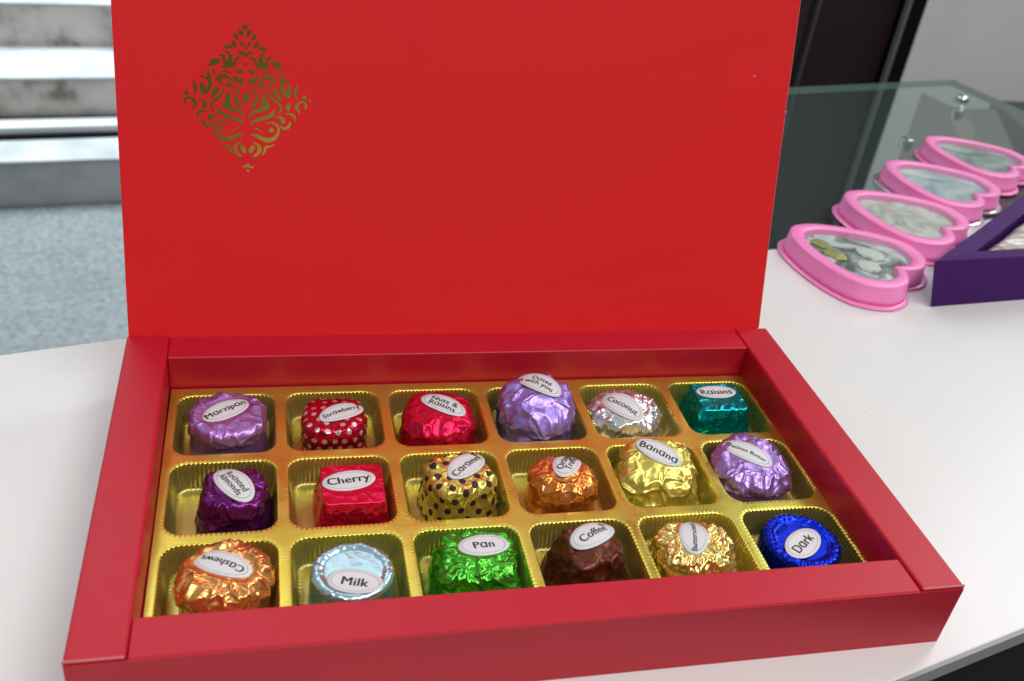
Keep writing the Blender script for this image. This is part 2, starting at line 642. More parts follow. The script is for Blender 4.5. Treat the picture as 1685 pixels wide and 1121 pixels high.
# pale cut edge of the card on the top and right side
bm = bmesh.new()
slab(bm, lambda s: (-124.5, 122.6), [LIDH, LIDH + 0.35], -lid_th, 0.05)
bm_obj('card_edge', bm, M_EDGE, lid)
bm = bmesh.new()
slab(bm, lambda s: (121.25 + 1.2 * s / LIDH, 121.45 + 1.2 * s / LIDH), [1] + [LIDH * k / 22 for k in range(1, 23)], -lid_th, 0.03)
bm_obj('card_edge', bm, M_EDGE, lid)
# white speck of bare card on the lid and a nick on its right edge
for (u, s, rr) in ((107.1, 101.2, 0.55), (122.2, 88.3, 0.5), (122.1, 84.5, 0.35)):
    vs = [lidp(u + rr * (1 + 0.25 * math.sin(3 * a)) * math.cos(a), s + rr * math.sin(a), 0.06) for a in [2 * math.pi * k / 14 for k in range(14)]]
    mesh_obj('chip', vs, [tuple(range(14))], M_EDGE, lid)

STROKES = [[(-0.21,23.87,0.71)],[(-0.68,20.57,0.06),(-1.2,21.85,0.69),(-1.64,22.3,0.57)],[(-2.24,19.82,0.09),(-2.99,20.76,0.66),(-3.38,20.85,0.46)],[(-2.95,17.48,0.23),(-3.6,18.21,0.71),(-4.25,18.72,0.34)],[(-3.96,16.76,0.09),(-5.05,17.29,0.37),(-5.94,16.98,0.55),(-6.86,16.93,0.23)],[(-0.63,17.38,0.09),(-1.17,18.23,0.43),(-1.71,18.64,0.17)],[(-0.14,17.63,0.09),(-0.1,16.42,0.11)],[(-2.55,15.52,0.09),(-1.34,15.43,0.48),(-0.2,14.65,0.48)],[(-6.63,15.63,0.09),(-5.55,15.03,0.43),(-4.92,13.52,0.63),(-5.17,12.18,0.69),(-5.86,11.26,0.91)],[(-8.86,14.3,0.09),(-7.55,14.08,0.43),(-6.92,12.75,0.59),(-6.52,11.44,0.8)],[(-7.86,10.49,0.11),(-5.87,10.77,0.57),(-4.09,11.24,0.57),(-3.4,12.49,0.48),(-2.6,13.53,0.34),(-1.15,13.71,0.09)],[(-12.36,10.59,0.09),(-11.13,11.43,0.57),(-10.02,12.1,1.01),(-9.18,12.23,0.75)],[(-8.57,8.68,0.09),(-7.23,9.19,0.27),(-5.91,8.93,0.27),(-4.78,8.25,0.09)],[(-3.22,10.28,0.09),(-3.02,9.29,0.25),(-2.14,8.89,0.43),(-1.5,9.59,0.53)],[(-0.26,11.65,0.39)],[(-10.09,5.61,0.14),(-9.06,6.88,0.57),(-7.5,7.51,0.64),(-5.96,7.03,0.43),(-4.43,5.99,0.09)],[(-8.86,6.22,0.34),(-8.33,5.14,0.37),(-8.13,4.25,0.09)],[(-3.96,7.13,0.46),(-3.19,6.67,0.78),(-1.99,5.66,0.48),(-1.24,4.12,0.09)],[(-1.39,7.48,0.09),(-1.35,6.14,0.34),(-1.22,5.02,0.18)],[(-6.68,4.77,0.23),(-5.57,4.71,0.71),(-4.58,4.3,0.41),(-4.17,2.98,0.09)],[(-12.29,9.27,0.16),(-12.33,7.83,0.41),(-11.95,6.08,0.59),(-11.95,4.3,0.62),(-12.43,2.94,0.64),(-13.83,1.98,0.91),(-14.32,3.74,0.86),(-14.66,4.95,0.27)],[(-15.02,7.26,0.09),(-13.89,6.98,0.32),(-12.81,6.48,0.43)],[(-10.86,9.45,0.23),(-10.34,8.6,0.41),(-10.18,7.94,0.09)],[(-17.1,5.83,0.09),(-17.0,4.28,0.39),(-16.5,2.75,0.57),(-16.89,1.06,0.16)],[(-9.64,3.4,0.57),(-10.07,2.15,0.87),(-10.99,0.88,0.46),(-11.9,0.05,0.14)],[(-6.62,2.75,0.09),(-5.87,1.44,0.46)],[(-3.25,4.25,0.09),(-2.76,3.15,0.39),(-3.19,1.56,0.25)],[(-19.54,1.39,0.75)],[(-21.54,0.34,0.34)],[(-7.82,3.37,0.09),(-7.63,2.26,0.23),(-8.55,0.87,0.23)],[(-0.0,1.61,0.77),(-0.02,0.72,1.08),(-0.04,-0.29,0.72)],[(-19.77,-2.4,0.18),(-20.1,-1.41,0.41),(-19.7,-0.39,0.26),(-18.47,-0.21,0.36),(-17.27,-1.04,0.59),(-16.86,-2.02,0.59),(-17.46,-3.05,0.33),(-17.86,-4.12,0.1)],[(-14.92,-0.68,0.1),(-13.96,-1.65,0.67),(-13.88,-2.9,0.59)],[(-7.93,1.38,0.18),(-9.59,-0.2,0.44),(-11.36,-1.54,0.41),(-11.65,-3.06,0.38),(-10.9,-4.42,0.1)],[(-5.97,1.97,0.18),(-6.1,-0.05,0.9),(-6.4,-2.08,1.36),(-4.68,-3.4,0.69),(-2.43,-4.07,0.59),(-1.25,-5.17,0.38),(-0.96,-6.24,0.1)],[(-9.29,-2.96,0.13),(-8.71,-4.58,0.67),(-6.74,-5.85,0.67),(-4.0,-6.69,0.59),(-2.0,-7.63,0.38),(-0.97,-8.8,0.1)],[(-3.31,1.71,0.28),(-3.53,-0.19,0.54),(-2.38,-1.66,0.56),(-0.89,-2.54,0.1)],[(-13.05,-4.38,0.1),(-14.91,-4.46,0.41),(-16.05,-5.26,0.46),(-16.22,-6.66,0.1)],[(-9.66,-5.76,0.1),(-10.98,-5.56,0.36),(-11.99,-6.16,0.69),(-12.27,-7.39,0.44)],[(-14.62,-6.97,0.13),(-14.41,-8.23,0.46),(-13.32,-9.34,0.44),(-12.08,-9.29,0.33),(-11.18,-8.36,0.1)],[(-6.29,-8.05,0.1),(-8.04,-7.61,0.31),(-9.8,-8.06,0.36),(-10.64,-9.62,0.41),(-10.34,-11.4,0.49),(-8.93,-13.09,0.64),(-6.68,-13.63,0.69),(-4.65,-12.99,0.64),(-3.11,-12.22,0.51),(-1.21,-12.02,0.1)],[(-8.23,-10.17,0.84)],[(-5.36,-11.22,0.08),(-3.82,-10.14,0.18),(-2.55,-9.57,0.08)],[(-9.23,-14.95,0.08),(-7.99,-15.68,0.23),(-6.24,-16.14,0.41),(-5.77,-17.68,0.36),(-4.98,-18.83,0.08)],[(-2.15,-14.46,0.18),(-4.0,-15.94,0.56),(-3.84,-17.88,0.56),(-2.25,-19.34,0.31)],[(-1.73,-16.31,0.77),(-1.07,-17.66,0.69)],[(-2.12,-22.79,0.08),(-0.92,-23.14,0.31),(0.0,-22.33,0.44)],[(0.0,-24.3,0.44)]]

# distance field of the brush strokes, mirrored, turned into one clean foil-stamped mesh
STEP = 0.14
us = np.arange(-24, 24 + STEP, STEP)
vs_ = np.arange(-27, 27 + STEP, STEP)
U, V = np.meshgrid(us, vs_)
F = np.full(U.shape, 9.0)
for st_ in STROKES:
    pts = []
    if len(st_) == 1:
        pts = [st_[0], (st_[0][0] + 0.02, st_[0][1], st_[0][2])]
    else:                                       # Catmull-Rom
        P_ = [st_[0]] + list(st_) + [st_[-1]]
        for i in range(1, len(P_) - 2):
            for k in range(6):
                t = k / 6
                pts.append(tuple(0.5 * (2 * P_[i][c] + (P_[i + 1][c] - P_[i - 1][c]) * t + (2 * P_[i - 1][c] - 5 * P_[i][c] + 4 * P_[i + 1][c] - P_[i + 2][c]) * t * t
                                  + (-P_[i - 1][c] + 3 * P_[i][c] - 3 * P_[i + 1][c] + P_[i + 2][c]) * t ** 3) for c in range(3)))
        pts.append(st_[-1])
    for (x0, y0, r0), (x1, y1, r1_) in zip(pts[:-1], pts[1:]):
        dx, dy = x1 - x0, y1 - y0
        L2 = dx * dx + dy * dy + 1e-9
        for sgn in (1, -1):
            T = np.clip(((U * sgn - x0) * dx + (V - y0) * dy) / L2, 0, 1)
            d = np.hypot(U * sgn - x0 - T * dx, V - y0 - T * dy) - (r0 + (r1_ - r0) * T)
            np.minimum(F, d, out=F)
F -= 0.045
ev, ef, key = [], [], {}


def evert(k, u, v):
    if k not in key:
        key[k] = len(ev)
        ev.append(lidp(u - 82.4, v + 84.3, 0.09))
    return key[k]


nj, ni = F.shape
for j in range(nj - 1):
    for i in range(ni - 1):
        c = [(i, j), (i + 1, j), (i + 1, j + 1), (i, j + 1)]
        f = [F[q[1], q[0]] for q in c]
        if min(f) >= 0: continue
        poly = []
        for k in range(4):
            a, b2 = c[k], c[(k + 1) % 4]
            fa, fb = f[k], f[(k + 1) % 4]
            if fa < 0: poly.append(evert(a, us[a[0]], vs_[a[1]]))
            if (fa < 0) != (fb < 0):
                t = fa / (fa - fb)
                kk = (min(a, b2), max(a, b2))
                poly.append(evert(kk, us[a[0]] + (us[b2[0]] - us[a[0]]) * t, vs_[a[1]] + (vs_[b2[1]] - vs_[a[1]]) * t))
        if len(poly) >= 3: ef.append(tuple(poly))
mg, nt, b = newmat('gold_stamping')
setp(b, Metallic=1.0, Roughness=0.16)
b.inputs['Base Color'].default_value = (0.44, 0.32, 0.06, 1)
mesh_obj('gold_emblem', ev, ef, mg, lid)

# ------------------------------------------------------------------ gold tray with 18 cells
TZ = 10.9
PX, PY = 36.7, 36.7
CX0, CY0 = -90.8, 36.6          # centre of the back left cell
HW, HD, CR = 16.5, 16.1, 5.5
TX0, TX1, TY0, TY1 = -109.9, 110.5, -56.6, 56.9


def rrect(hw, hd, cr, n):
    """points evenly spaced along a rounded rectangle with outward normals"""
    segs = []
    L1, L2_ = 2 * (hw - cr), 2 * (hd - cr)
    arc = math.pi / 2 * cr
    tot = 2 * (L1 + L2_) + 4 * arc
    out = []
    for k in range(n):
        d = tot * k / n
        for (cx, cy, a0, ln, dx, dy) in ((hw, -(hd - cr), 0, L2_, 0, 1), (hw - cr, hd, math.pi / 2, L1, -1, 0),
                                         (-hw, hd - cr, math.pi, L2_, 0, -1), (-(hw - cr), -hd, -math.pi / 2, L1, 1, 0)):
            if d < ln:
                out.append((cx + dx * d, cy + dy * d, math.cos(a0), math.sin(a0)))
                break
            d -= ln
            if d < arc:
                t = a0 + d / cr
                ccx = cx + dx * ln - cr * math.cos(a0)
                ccy = cy + dy * ln - cr * math.sin(a0)
                out.append((ccx + cr * math.cos(t), ccy + cr * math.sin(t), math.cos(t), math.sin(t)))
                break
            d -= arc
        else:
            out.append(out[-1])
    return out


def tray_wave(x, y):
    return 0.28 * noise.noise(Vector((x * 0.05, y * 0.05, 3.1))) + 0.05 * noise.noise(Vector((x * 0.3, y * 0.3, 9.1)))


NF = 84
NP = NF * 8
tv, tf = [], []
base_ring = rrect(HW, HD, CR, NP)
for row in range(3):
    for colm in range(6):
        cx = CX0 + PX * colm
        cy = CY0 - PY * row
        x0 = TX0 if colm == 0 else cx - PX / 2
        x1 = TX1 if colm == 5 else cx + PX / 2
        y1 = TY1 if row == 0 else cy + PY / 2
        y0 = TY0 if row == 2 else cy - PY / 2
        rings = []
        outer = []
        for (px, py, nx, ny) in base_ring:
            # push to the rectangular tile border
            ax, ay = px, py
            sx_ = (x1 - cx) / HW if ax > 0 else (cx - x0) / HW
            sy_ = (y1 - cy) / HD if ay > 0 else (cy - y0) / HD
            mxn = max(abs(ax) / HW, abs(ay) / HD)
            qx, qy = ax / mxn * sx_, ay / mxn * sy_
            outer.append((cx + qx, cy + qy))
        rings.append([(x, y, TZ) for x, y in outer])
        # (offset outward, dz below the top, flute amplitude)
        prof = [(1.5, 0.0, 0.0), (0.4, 0.0, 0.0), (0.22, 0.05, 0.05), (0.06, 0.18, 0.12), (-0.08, 0.5, 0.18), (-0.3, 1.5, 0.22), (-0.6, 3.0, 0.16),
                (-1.0, 5.5, 0.16), (-1.4, 8.0, 0.16), (-1.8, 9.1, 0.1), (-2.7, 9.7, 0.05), (-4.5, 9.8, 0.0)]
        rnd = [noise.noise(Vector((colm * 7.3 + k * 0.13, row * 5.1, 0.5))) for k in range(NF)]
        for (off, dz, fa) in prof:
            rg = []
            for k, (px, py, nx, ny) in enumerate(base_ring):
                w_ = math.cos(2 * math.pi * k / 8)
                o_ = off + fa * w_ * (1 + 0.5 * rnd[k // 8])
                x, y = cx + px + nx * o_, cy + py + ny * o_
                z = TZ - dz + (0.07 * w_ if 0.04 < dz < 0.5 else 0)
                rg.append((x, y, z))
            rings.append(rg)
        b0 = len(tv)
        for rg in rings: tv += rg
        for a in range(len(rings) - 1):
            for k in range(NP):
                k2 = (k + 1) % NP
                tf.append((b0 + a * NP + k, b0 + a * NP + k2, b0 + (a + 1) * NP + k2, b0 + (a + 1) * NP + k))
        # floor of the cell: a low dished pad
        last = b0 + (len(rings) - 1) * NP
        inner = len(tv)
        for (px, py, nx, ny) in base_ring:
            tv.append((cx + px * 0.35, cy + py * 0.35, TZ - 9.5))
        for k in range(NP):
            k2 = (k + 1) % NP
            tf.append((last + k, last + k2, inner + k2, inner + k))
        tf.append(tuple(inner + k for k in range(NP)))
# turned-down outer edge
b0 = len(tv)
edge = []
n_ = 60
for k in range(n_): edge.append((TX0 + (TX1 - TX0) * k / n_, TY0))
for k in range(n_): edge.append((TX1, TY0 + (TY1 - TY0) * k / n_))
for k in range(n_): edge.append((TX1 - (TX1 - TX0) * k / n_, TY1))
for k in range(n_): edge.append((TX0, TY1 - (TY1 - TY0) * k / n_))
for (x, y) in edge: tv.append((x, y, TZ))
for (x, y) in edge: tv.append((x * 1.002, y * 1.003, TZ - 0.5))
for (x, y) in edge: tv.append((x * 1.002, y * 1.003, 1.2))
ne = len(edge)
for a in (0, 1):
    for k in range(ne):
        k2 = (k + 1) % ne
        tf.append((b0 + a * ne + k, b0 + a * ne + k2, b0 + (a + 1) * ne + k2, b0 + (a + 1) * ne + k))
m, nt, b = newmat('gold_tray_plastic')
setp(b, Metallic=1.0, Roughness=0.24)
n = tex_noise(nt, 18, 3)
r = ramp(nt, n.outputs[0], [(0.3, (0.72, 0.60, 0.09)), (0.7, (0.82, 0.72, 0.14))])
nt.links.new(r.outputs[0], b.inputs['Base Color'])
nr = tex_noise(nt, 90, 3)
rr_ = ramp(nt, nr.outputs[0], [(0.35, (0.24,) * 3), (0.7, (0.38,) * 3)])
nt.links.new(rr_.outputs[0], b.inputs['Roughness'])
nb_ = tex_noise(nt, 500, 3)
nw_ = tex_noise(nt, 55, 1)
bw_ = bump(nt, b, nw_.outputs[0], 0.35, 0.0012)
bump(nt, b, nb_.outputs[0], 0.10, 0.0003, bw_.outputs[0])
M_TRAY = m
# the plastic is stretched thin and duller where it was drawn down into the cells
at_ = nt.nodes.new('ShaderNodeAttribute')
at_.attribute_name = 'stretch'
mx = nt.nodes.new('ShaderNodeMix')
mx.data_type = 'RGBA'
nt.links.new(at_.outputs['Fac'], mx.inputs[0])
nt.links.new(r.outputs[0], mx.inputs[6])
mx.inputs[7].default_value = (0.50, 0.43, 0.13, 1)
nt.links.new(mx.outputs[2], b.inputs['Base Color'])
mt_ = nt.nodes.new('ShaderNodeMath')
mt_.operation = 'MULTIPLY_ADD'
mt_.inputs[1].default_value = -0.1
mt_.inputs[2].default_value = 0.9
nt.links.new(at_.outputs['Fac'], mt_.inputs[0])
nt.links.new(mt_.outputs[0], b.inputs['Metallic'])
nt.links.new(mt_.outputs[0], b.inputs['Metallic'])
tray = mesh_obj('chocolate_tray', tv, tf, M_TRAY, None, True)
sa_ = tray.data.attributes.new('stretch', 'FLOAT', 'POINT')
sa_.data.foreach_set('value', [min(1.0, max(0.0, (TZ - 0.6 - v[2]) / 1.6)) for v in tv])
props(tray, 'gold plastic tray of eighteen fluted cells inside the red box', 'tray')

# ------------------------------------------------------------------ chocolates in foil
def sstep(a, b_, x):
    t = max(0.0, min(1.0, (x - a) / (b_ - a)))
    return t * t * (3 - 2 * t)


def crumple(p, s, seed):
    q = Vector((p[0] * s + seed * 13.7, p[1] * s - seed * 7.1, p[2] * s + seed * 3.3))
    w_ = noise.noise_vector(q * 0.6) * 0.5
    q = q + w_
    q.z *= 0.75
    d1, _ = noise.voronoi(q * 1.2)
    d2, _ = noise.voronoi(q * 2.2 + Vector((3.1, 1.7, 9.2)))
    e1 = (d1[1] - d1[0]) / 0.10
    e3, _ = noise.voronoi(q * 0.55 + Vector((7.7, 2.2, 4.1)))
    e3 = (e3[1] - e3[0]) / 0.045
    return (1.5 * (d1[0] ** 2 - 0.25) + 0.5 * (d2[0] ** 2 - 0.25) + 0.5 * noise.noise(q * 0.7)
            + 0.10 * math.exp(-e1 * e1) + 0.42 * math.exp(-e3 * e3))


def text_mesh(body, size, bold=0.03):
    cu = bpy.data.curves.new('t', 'FONT')
    cu.body = body.replace('a', '\u0251')
    cu.size = size
    cu.align_x = 'CENTER'
    cu.align_y = 'CENTER'
    cu.resolution_u = 3
    cu.space_line = 0.78
    cu.space_character = 1.04
    o = bpy.data.objects.new('t', cu)
    COL.objects.link(o)
    bpy.context.view_layer.update()
    me = bpy.data.meshes.new_from_object(o.evaluated_get(bpy.context.evaluated_depsgraph_get()))
    vs = [tuple(v.co[:2]) for v in me.vertices]
    fs = [tuple(p.vertices) for p in me.polygons]
    bpy.data.objects.remove(o)
    bpy.data.curves.remove(cu)
    bpy.data.meshes.remove(me)
    if vs:
        mx_ = (max(v[0] for v in vs) + min(v[0] for v in vs)) / 2
        my_ = (max(v[1] for v in vs) + min(v[1] for v in vs)) / 2
        vs = [(v[0] - mx_, v[1] - my_) for v in vs]
    return vs, fs


SEG = 250


def candy(name_, label, c, half, zt, st, mat, sh=3.0, n=2.6, taper=0.92, rot=0.0, dome=1.0, tilt=(0, 0), amp=(0.3, 0.9, 0.5), freq=0.22,
          pleat=0.0, ledge=None, ntop=None, rim=0.0, dots=None, seed=1, irr=0.0, sunk=0.0, size=3.0, st_size=(8.6, 4.7), st_tilt=None, ribs=0.0, point=0.0):
    """c: centre xy; half: half sizes at the base; zt: top height; st: (x, y, angle, text) of the sticker. World mm, z from the cell floor."""
    z0 = 1.4
    hx, hy = half[0] * 1.03, half[1] * 1.03
    cr, sr = math.cos(R(rot)), math.sin(R(rot))
    prof = []                                   # (radial factor, z)
    zs = zt - sh
    mean_h = (hx + hy) / 2
    prof.append((0.90, z0))
    prof.append((0.97, z0 + 0.25))
    ns_ = 26
    for k in range(ns_ + 1):
        t = k / ns_
        prof.append((1 + (taper - 1) * t, z0 + 0.8 + (zs - z0 - 0.8) * t))
    na = 16
    rtop = taper - sh / mean_h
    for k in range(1, na + 1):
        a = math.pi / 2 * k / na
        prof.append((rtop + (taper - rtop) * math.cos(a), zs + sh * math.sin(a)))
    ntp = 30
    for k in range(1, ntp):
        t = 1 - k / ntp
        z = zt + dome * (1 - t * t)
        if rim:
            z = zt - rim * sstep(1.0, 0.80, t) + 0.0
        prof.append((rtop * t, z))
    V_ = []
    for (rf, z) in prof:
        hh = (z - z0) / (zt - z0)
        nn = n + ((ntop or n) - n) * max(0, min(1, hh))
        for k in range(SEG):
            a = 2 * math.pi * k / SEG
            ca, sa = math.cos(a), math.sin(a)
            rr = (abs(ca) ** nn + abs(sa) ** nn) ** (-1.0 / nn)
            if irr:
                rr *= 1 + irr * noise.noise(Vector((ca * 1.2 + seed * 5, sa * 1.2, z * 0.07)))
            x, y = rf * rr * ca * hx, rf * rr * sa * hy
            if point: x *= 1 - point * hh * 0.0
            x, y = x * cr - y * sr, x * sr + y * cr
            zz = z + (tilt[0] * x + tilt[1] * y) * sstep(0.1, 1.0, hh)
            V_.append((c[0] + x, c[1] + y, zz))
    NR = len(prof)
    V_.append((c[0], c[1], prof[-1][1] + (0 if rim else dome * 0.0)))
    Fc = []
    for i in range(NR - 1):
        for k in range(SEG):
            k2 = (k + 1) % SEG
            Fc.append((i * SEG + k, i * SEG + k2, (i + 1) * SEG + k2, (i + 1) * SEG + k))
    top = len(V_) - 1
    for k in range(SEG): Fc.append(((NR - 1) * SEG + k, (NR - 1) * SEG + (k + 1) % SEG, top))
    Fc.append(tuple(range(SEG))[::-1])
    me = bpy.data.meshes.new(name_)
    me.from_pydata([Vector(v) for v in V_], [], Fc)
    me.update()
    nrm = [v.normal.copy() for v in me.vertices]
    bpy.data.meshes.remove(me)
    bvh = BVHTree.FromPolygons([Vector(v) for v in V_], Fc)
    # sticker frame: surface under (x, y)
    sx_, sy_, sang, stext = st
    axis = Vector(st_tilt).normalized() if st_tilt else Vector((0, 0, 1))
    aim = Vector((sx_, sy_, zt))
    hit, hn, _, _ = bvh.ray_cast(aim + axis * 20, -axis)
    if hit is None: hit, hn = aim, axis
    # mean normal around
    acc = Vector((0, 0, 0))
    for k in range(12):
        a = 2 * math.pi * k / 12
        q = aim + Vector((math.cos(a) * 4, math.sin(a) * 4, 0)) + axis * 20
        h2, n2, _, _ = bvh.ray_cast(q, -axis)
        if h2: acc += n2
    N_ = (acc + hn * 3 + axis * 4).normalized()
    X_ = Vector((math.cos(R(sang)), math.sin(R(sang)), 0))
    X_ = (X_ - N_ * X_.dot(N_)).normalized()
    Y_ = N_.cross(X_)
    sa_, sb_ = st_size
    rows, rhs = [], []
    for i in range(-3, 4):
        for j in range(-3, 4):
            if (i / 3) ** 2 + (j / 3) ** 2 > 1.05: continue
            u, v = sa_ * i / 3, sb_ * j / 3
            q = hit + X_ * u + Y_ * v
            h2, n2, _, dd = bvh.ray_cast(q + N_ * 15, -N_)
            if h2 is None: continue
            hgt = 15 - dd
            if hgt < -4.5: continue
            rows.append([1, u, v, u * u, u * v, v * v])
            rhs.append(hgt)
    A_ = np.array(rows)
    B_ = np.array(rhs)
    AtA = A_.T @ A_ + np.diag([0, 0, 0, 500, 300, 300])
    co = np.linalg.solve(AtA, A_.T @ B_)
    resid = float(np.clip((B_ - A_ @ co).max(), 0, 0.5))

    def surf(u, v, d=0.0):
        rr_ = math.hypot(u / sa_, v / sb_)
        d += 0.07 * noise.noise(Vector((u * 0.45 + seed, v * 0.45, 2.0))) + 0.35 * max(0.0, rr_ - 0.72) * max(0.0, math.cos(math.atan2(v, u) - seed * 1.7))
        hgt = co @ np.array([1, u, v, u * u, u * v, v * v])
        q = hit + X_ * u + Y_ * v + N_ * (hgt + resid + 0.12 + d)
        return (q.x, q.y, q.z)

    # crumpling, calmer under the sticker
    out = []
    for idx, v in enumerate(V_):
        i = min(idx // SEG, NR - 1)
        if i < 2:
            out.append(v)
            continue
        z = prof[i][1]
        zr = (z - z0) / (zt - z0)
        if i <= 2 + ns_: A0 = amp[0] + (amp[1] - amp[0]) * sstep(0.55, 1.0, (i - 2) / ns_)
        elif i <= 2 + ns_ + na: A0 = amp[1]
        else:
            t = prof[i][0] / max(rtop, 0.01)
            A0 = amp[2] + (amp[1] - amp[2]) * sstep(0.72, 1.0, t)
        p = Vector(v)
        rel = p - hit
        u_, v_ = rel.dot(X_) / (sa_ + 1.5), rel.dot(Y_) / (sb_ + 1.5)
        wn = rel.dot(N_)
        rad = math.sqrt(u_ * u_ + v_ * v_)
        calm = 1.0 if wn < -4 else 0.06 + 0.94 * sstep(0.75, 1.15, rad)
        d = A0 * crumple(v, freq, seed)
        if pleat:
            a = math.atan2(v[1] - c[1], v[0] - c[0])
            d += pleat * (abs(noise.noise(Vector((a * 5.2 + seed * 3, z * 0.08, seed)))) - 0.25) * sstep(0.15, 0.8, zr) * (1 if i <= 2 + ns_ + na else (0.08 if rim else 0.4))
        if ledge:
            a = math.atan2(v[1] - c[1], v[0] - c[0])
            zl = z0 + (zt - z0) * ledge[0] + ledge[2] * noise.noise(Vector((math.cos(a) * 2.4, math.sin(a) * 2.4, seed * 2.2))) + 0.5 * noise.noise(Vector((a * 9, 0, seed)))
            if i <= 2 + ns_ + na: d += ledge[1] * sstep(zl - 0.12, zl + 0.12, z)
            else: d += ledge[1]
        if ribs and i <= 2 + ns_ + na:
            a = math.atan2(v[1] - c[1], v[0] - c[0])
            d += ribs * math.cos(a * 34) * sstep(0.2, 0.6, zr)
        q = p + nrm[idx] * d * calm
        q.z = max(q.z, 1.3)
        out.append((q.x, q.y, q.z))
    base = (c[0], c[1], 1.3)
    t_ = thing('chocolate', label, 'chocolate', (base[0] * MM, base[1] * MM, base[2] * MM), 0, 'foil wrapped chocolates in the gold tray')
    loc = lambda q: (q[0] - base[0], q[1] - base[1], q[2] - base[2])
    body = mesh_obj('foil_wrapper', [loc(q) for q in out], Fc, mat, t_, True)
    if dots:
        pitch = dots
        pts = []
        for k in range(0, SEG, 2):              # hex-like relaxed scatter on the surface
            for i in range(2, NR, 2): pts.append((i // 4, k, Vector(V_[i * SEG + k])))
        pts = [p[2] for p in sorted(pts, key=lambda p: (p[0], p[1]))]
        # best-candidate packing
        keep = []
        for p in pts:
            if all((p - q).length_squared > pitch * pitch for q in keep): keep.append(p)
        from mathutils.kdtree import KDTree
        kd = KDTree(len(keep))
        for i, q in enumerate(keep): kd.insert(q, i)
        kd.balance()
        at = body.data.attributes.new('dot_distance', 'FLOAT', 'POINT')
        at.data.foreach_set('value', [kd.find(Vector(v))[2] for v in V_])
    # sticker: paper ellipse with a thin edge
    N2 = 56
    RG = 7
    vs, fs = [], []
    for j in range(RG + 1):
        for k in range(N2):
            a = 2 * math.pi * k / N2
            rr = j / RG
            vs.append(loc(surf(sa_ * rr * math.cos(a), sb_ * rr * math.sin(a))))
    for j in range(RG):
        for k in range(N2):
            k2 = (k + 1) % N2
            fs.append((j * N2 + k, (j + 1) * N2 + k, (j + 1) * N2 + k2, j * N2 + k2))
    b0 = len(vs)
    for k in range(N2):
        a = 2 * math.pi * k / N2
        vs.append(loc(surf(sa_ * math.cos(a), sb_ * math.sin(a), -0.14)))
    for k in range(N2):
        k2 = (k + 1) % N2
        fs.append((RG * N2 + k, b0 + k, b0 + k2, RG * N2 + k2))
    stk = mesh_obj('sticker', vs, fs, M_PAPER, t_, True)
    # thin printed oval
    vs, fs = [], []
    for rr in (0.80, 0.825):
        for k in range(N2):
            a = 2 * math.pi * k / N2
            vs.append(loc(surf(sa_ * (rr + 0.03) * math.cos(a), sb_ * rr * math.sin(a), 0.03)))
    for k in range(N2):
        k2 = (k + 1) % N2
        fs.append((k, N2 + k, N2 + k2, k2))
    mesh_obj('printed_oval', vs, fs, M_INKGREY, stk)
    tvs, tfs = text_mesh(stext, size * 1.06)
    lv, lf = [], []
    for k, dx in enumerate((-0.03, 0.0, 0.03)):
        b0 = len(lv)
        lv += [loc(surf(x + dx * size, y, 0.05 + 0.012 * k)) for x, y in tvs]
        lf += [tuple(b0 + i for i in f) for f in tfs]
    mesh_obj('lettering', lv, lf, M_INK, stk)
    return t_


F_LILAC = foil('lilac_foil', (0.50, 0.25, 0.64), 0.36, 0.35)
F_STRAW = foil('red_silver_dotted_foil', (0.62, 0.01, 0.05), 0.24, 0.4, dots=((0.9, 0.75, 0.72), 0.92, 0.1, 0))
F_RED = foil('red_foil', (0.80, 0.015, 0.07), 0.3, 0.3)
F_VIOLET = foil('violet_foil', (0.44, 0.30, 0.80), 0.36, 0.4)
F_SILVER = foil('silver_foil', (0.84, 0.82, 0.83), 0.17, 0.5)
F_TEAL = foil('teal_foil', (0.0, 0.42, 0.46), 0.2, 0.35)
F_PLUM = foil('plum_foil', (0.17, 0.02, 0.17), 0.24, 0.4)
F_CHERRY = foil('bright_red_foil', (0.85, 0.02, 0.09), 0.22, 0.3)
F_CARAMEL = foil('gold_dotted_foil', (0.88, 0.70, 0.16), 0.27, 0.4, dots=((0.022, 0.003, 0.006), 1.18, 0.3, 0.88))
F_ORANGE = foil('orange_foil', (0.85, 0.30, 0.07), 0.2, 0.7)
F_GOLD = foil('pale_gold_foil', (0.80, 0.68, 0.16), 0.26, 0.35)
F_LAV = foil('lavender_foil', (0.46, 0.28, 0.70), 0.32, 0.5)
F_COPPER = foil('copper_foil', (0.92, 0.42, 0.13), 0.18, 0.5)
F_ICE = foil('ice_blue_foil', (0.46, 0.70, 0.78), 0.2, 0.15)
F_GREEN = foil('green_foil', (0.10, 0.60, 0.05), 0.17, 0.5)
F_BROWN = foil('brown_foil', (0.17, 0.055, 0.035), 0.3, 0.3)
F_BUTTER = foil('gold_crushed_foil', (0.90, 0.68, 0.22), 0.16, 0.5)
F_BLUE = foil('royal_blue_foil', (0.005, 0.03, 0.72), 0.18, 0.2)

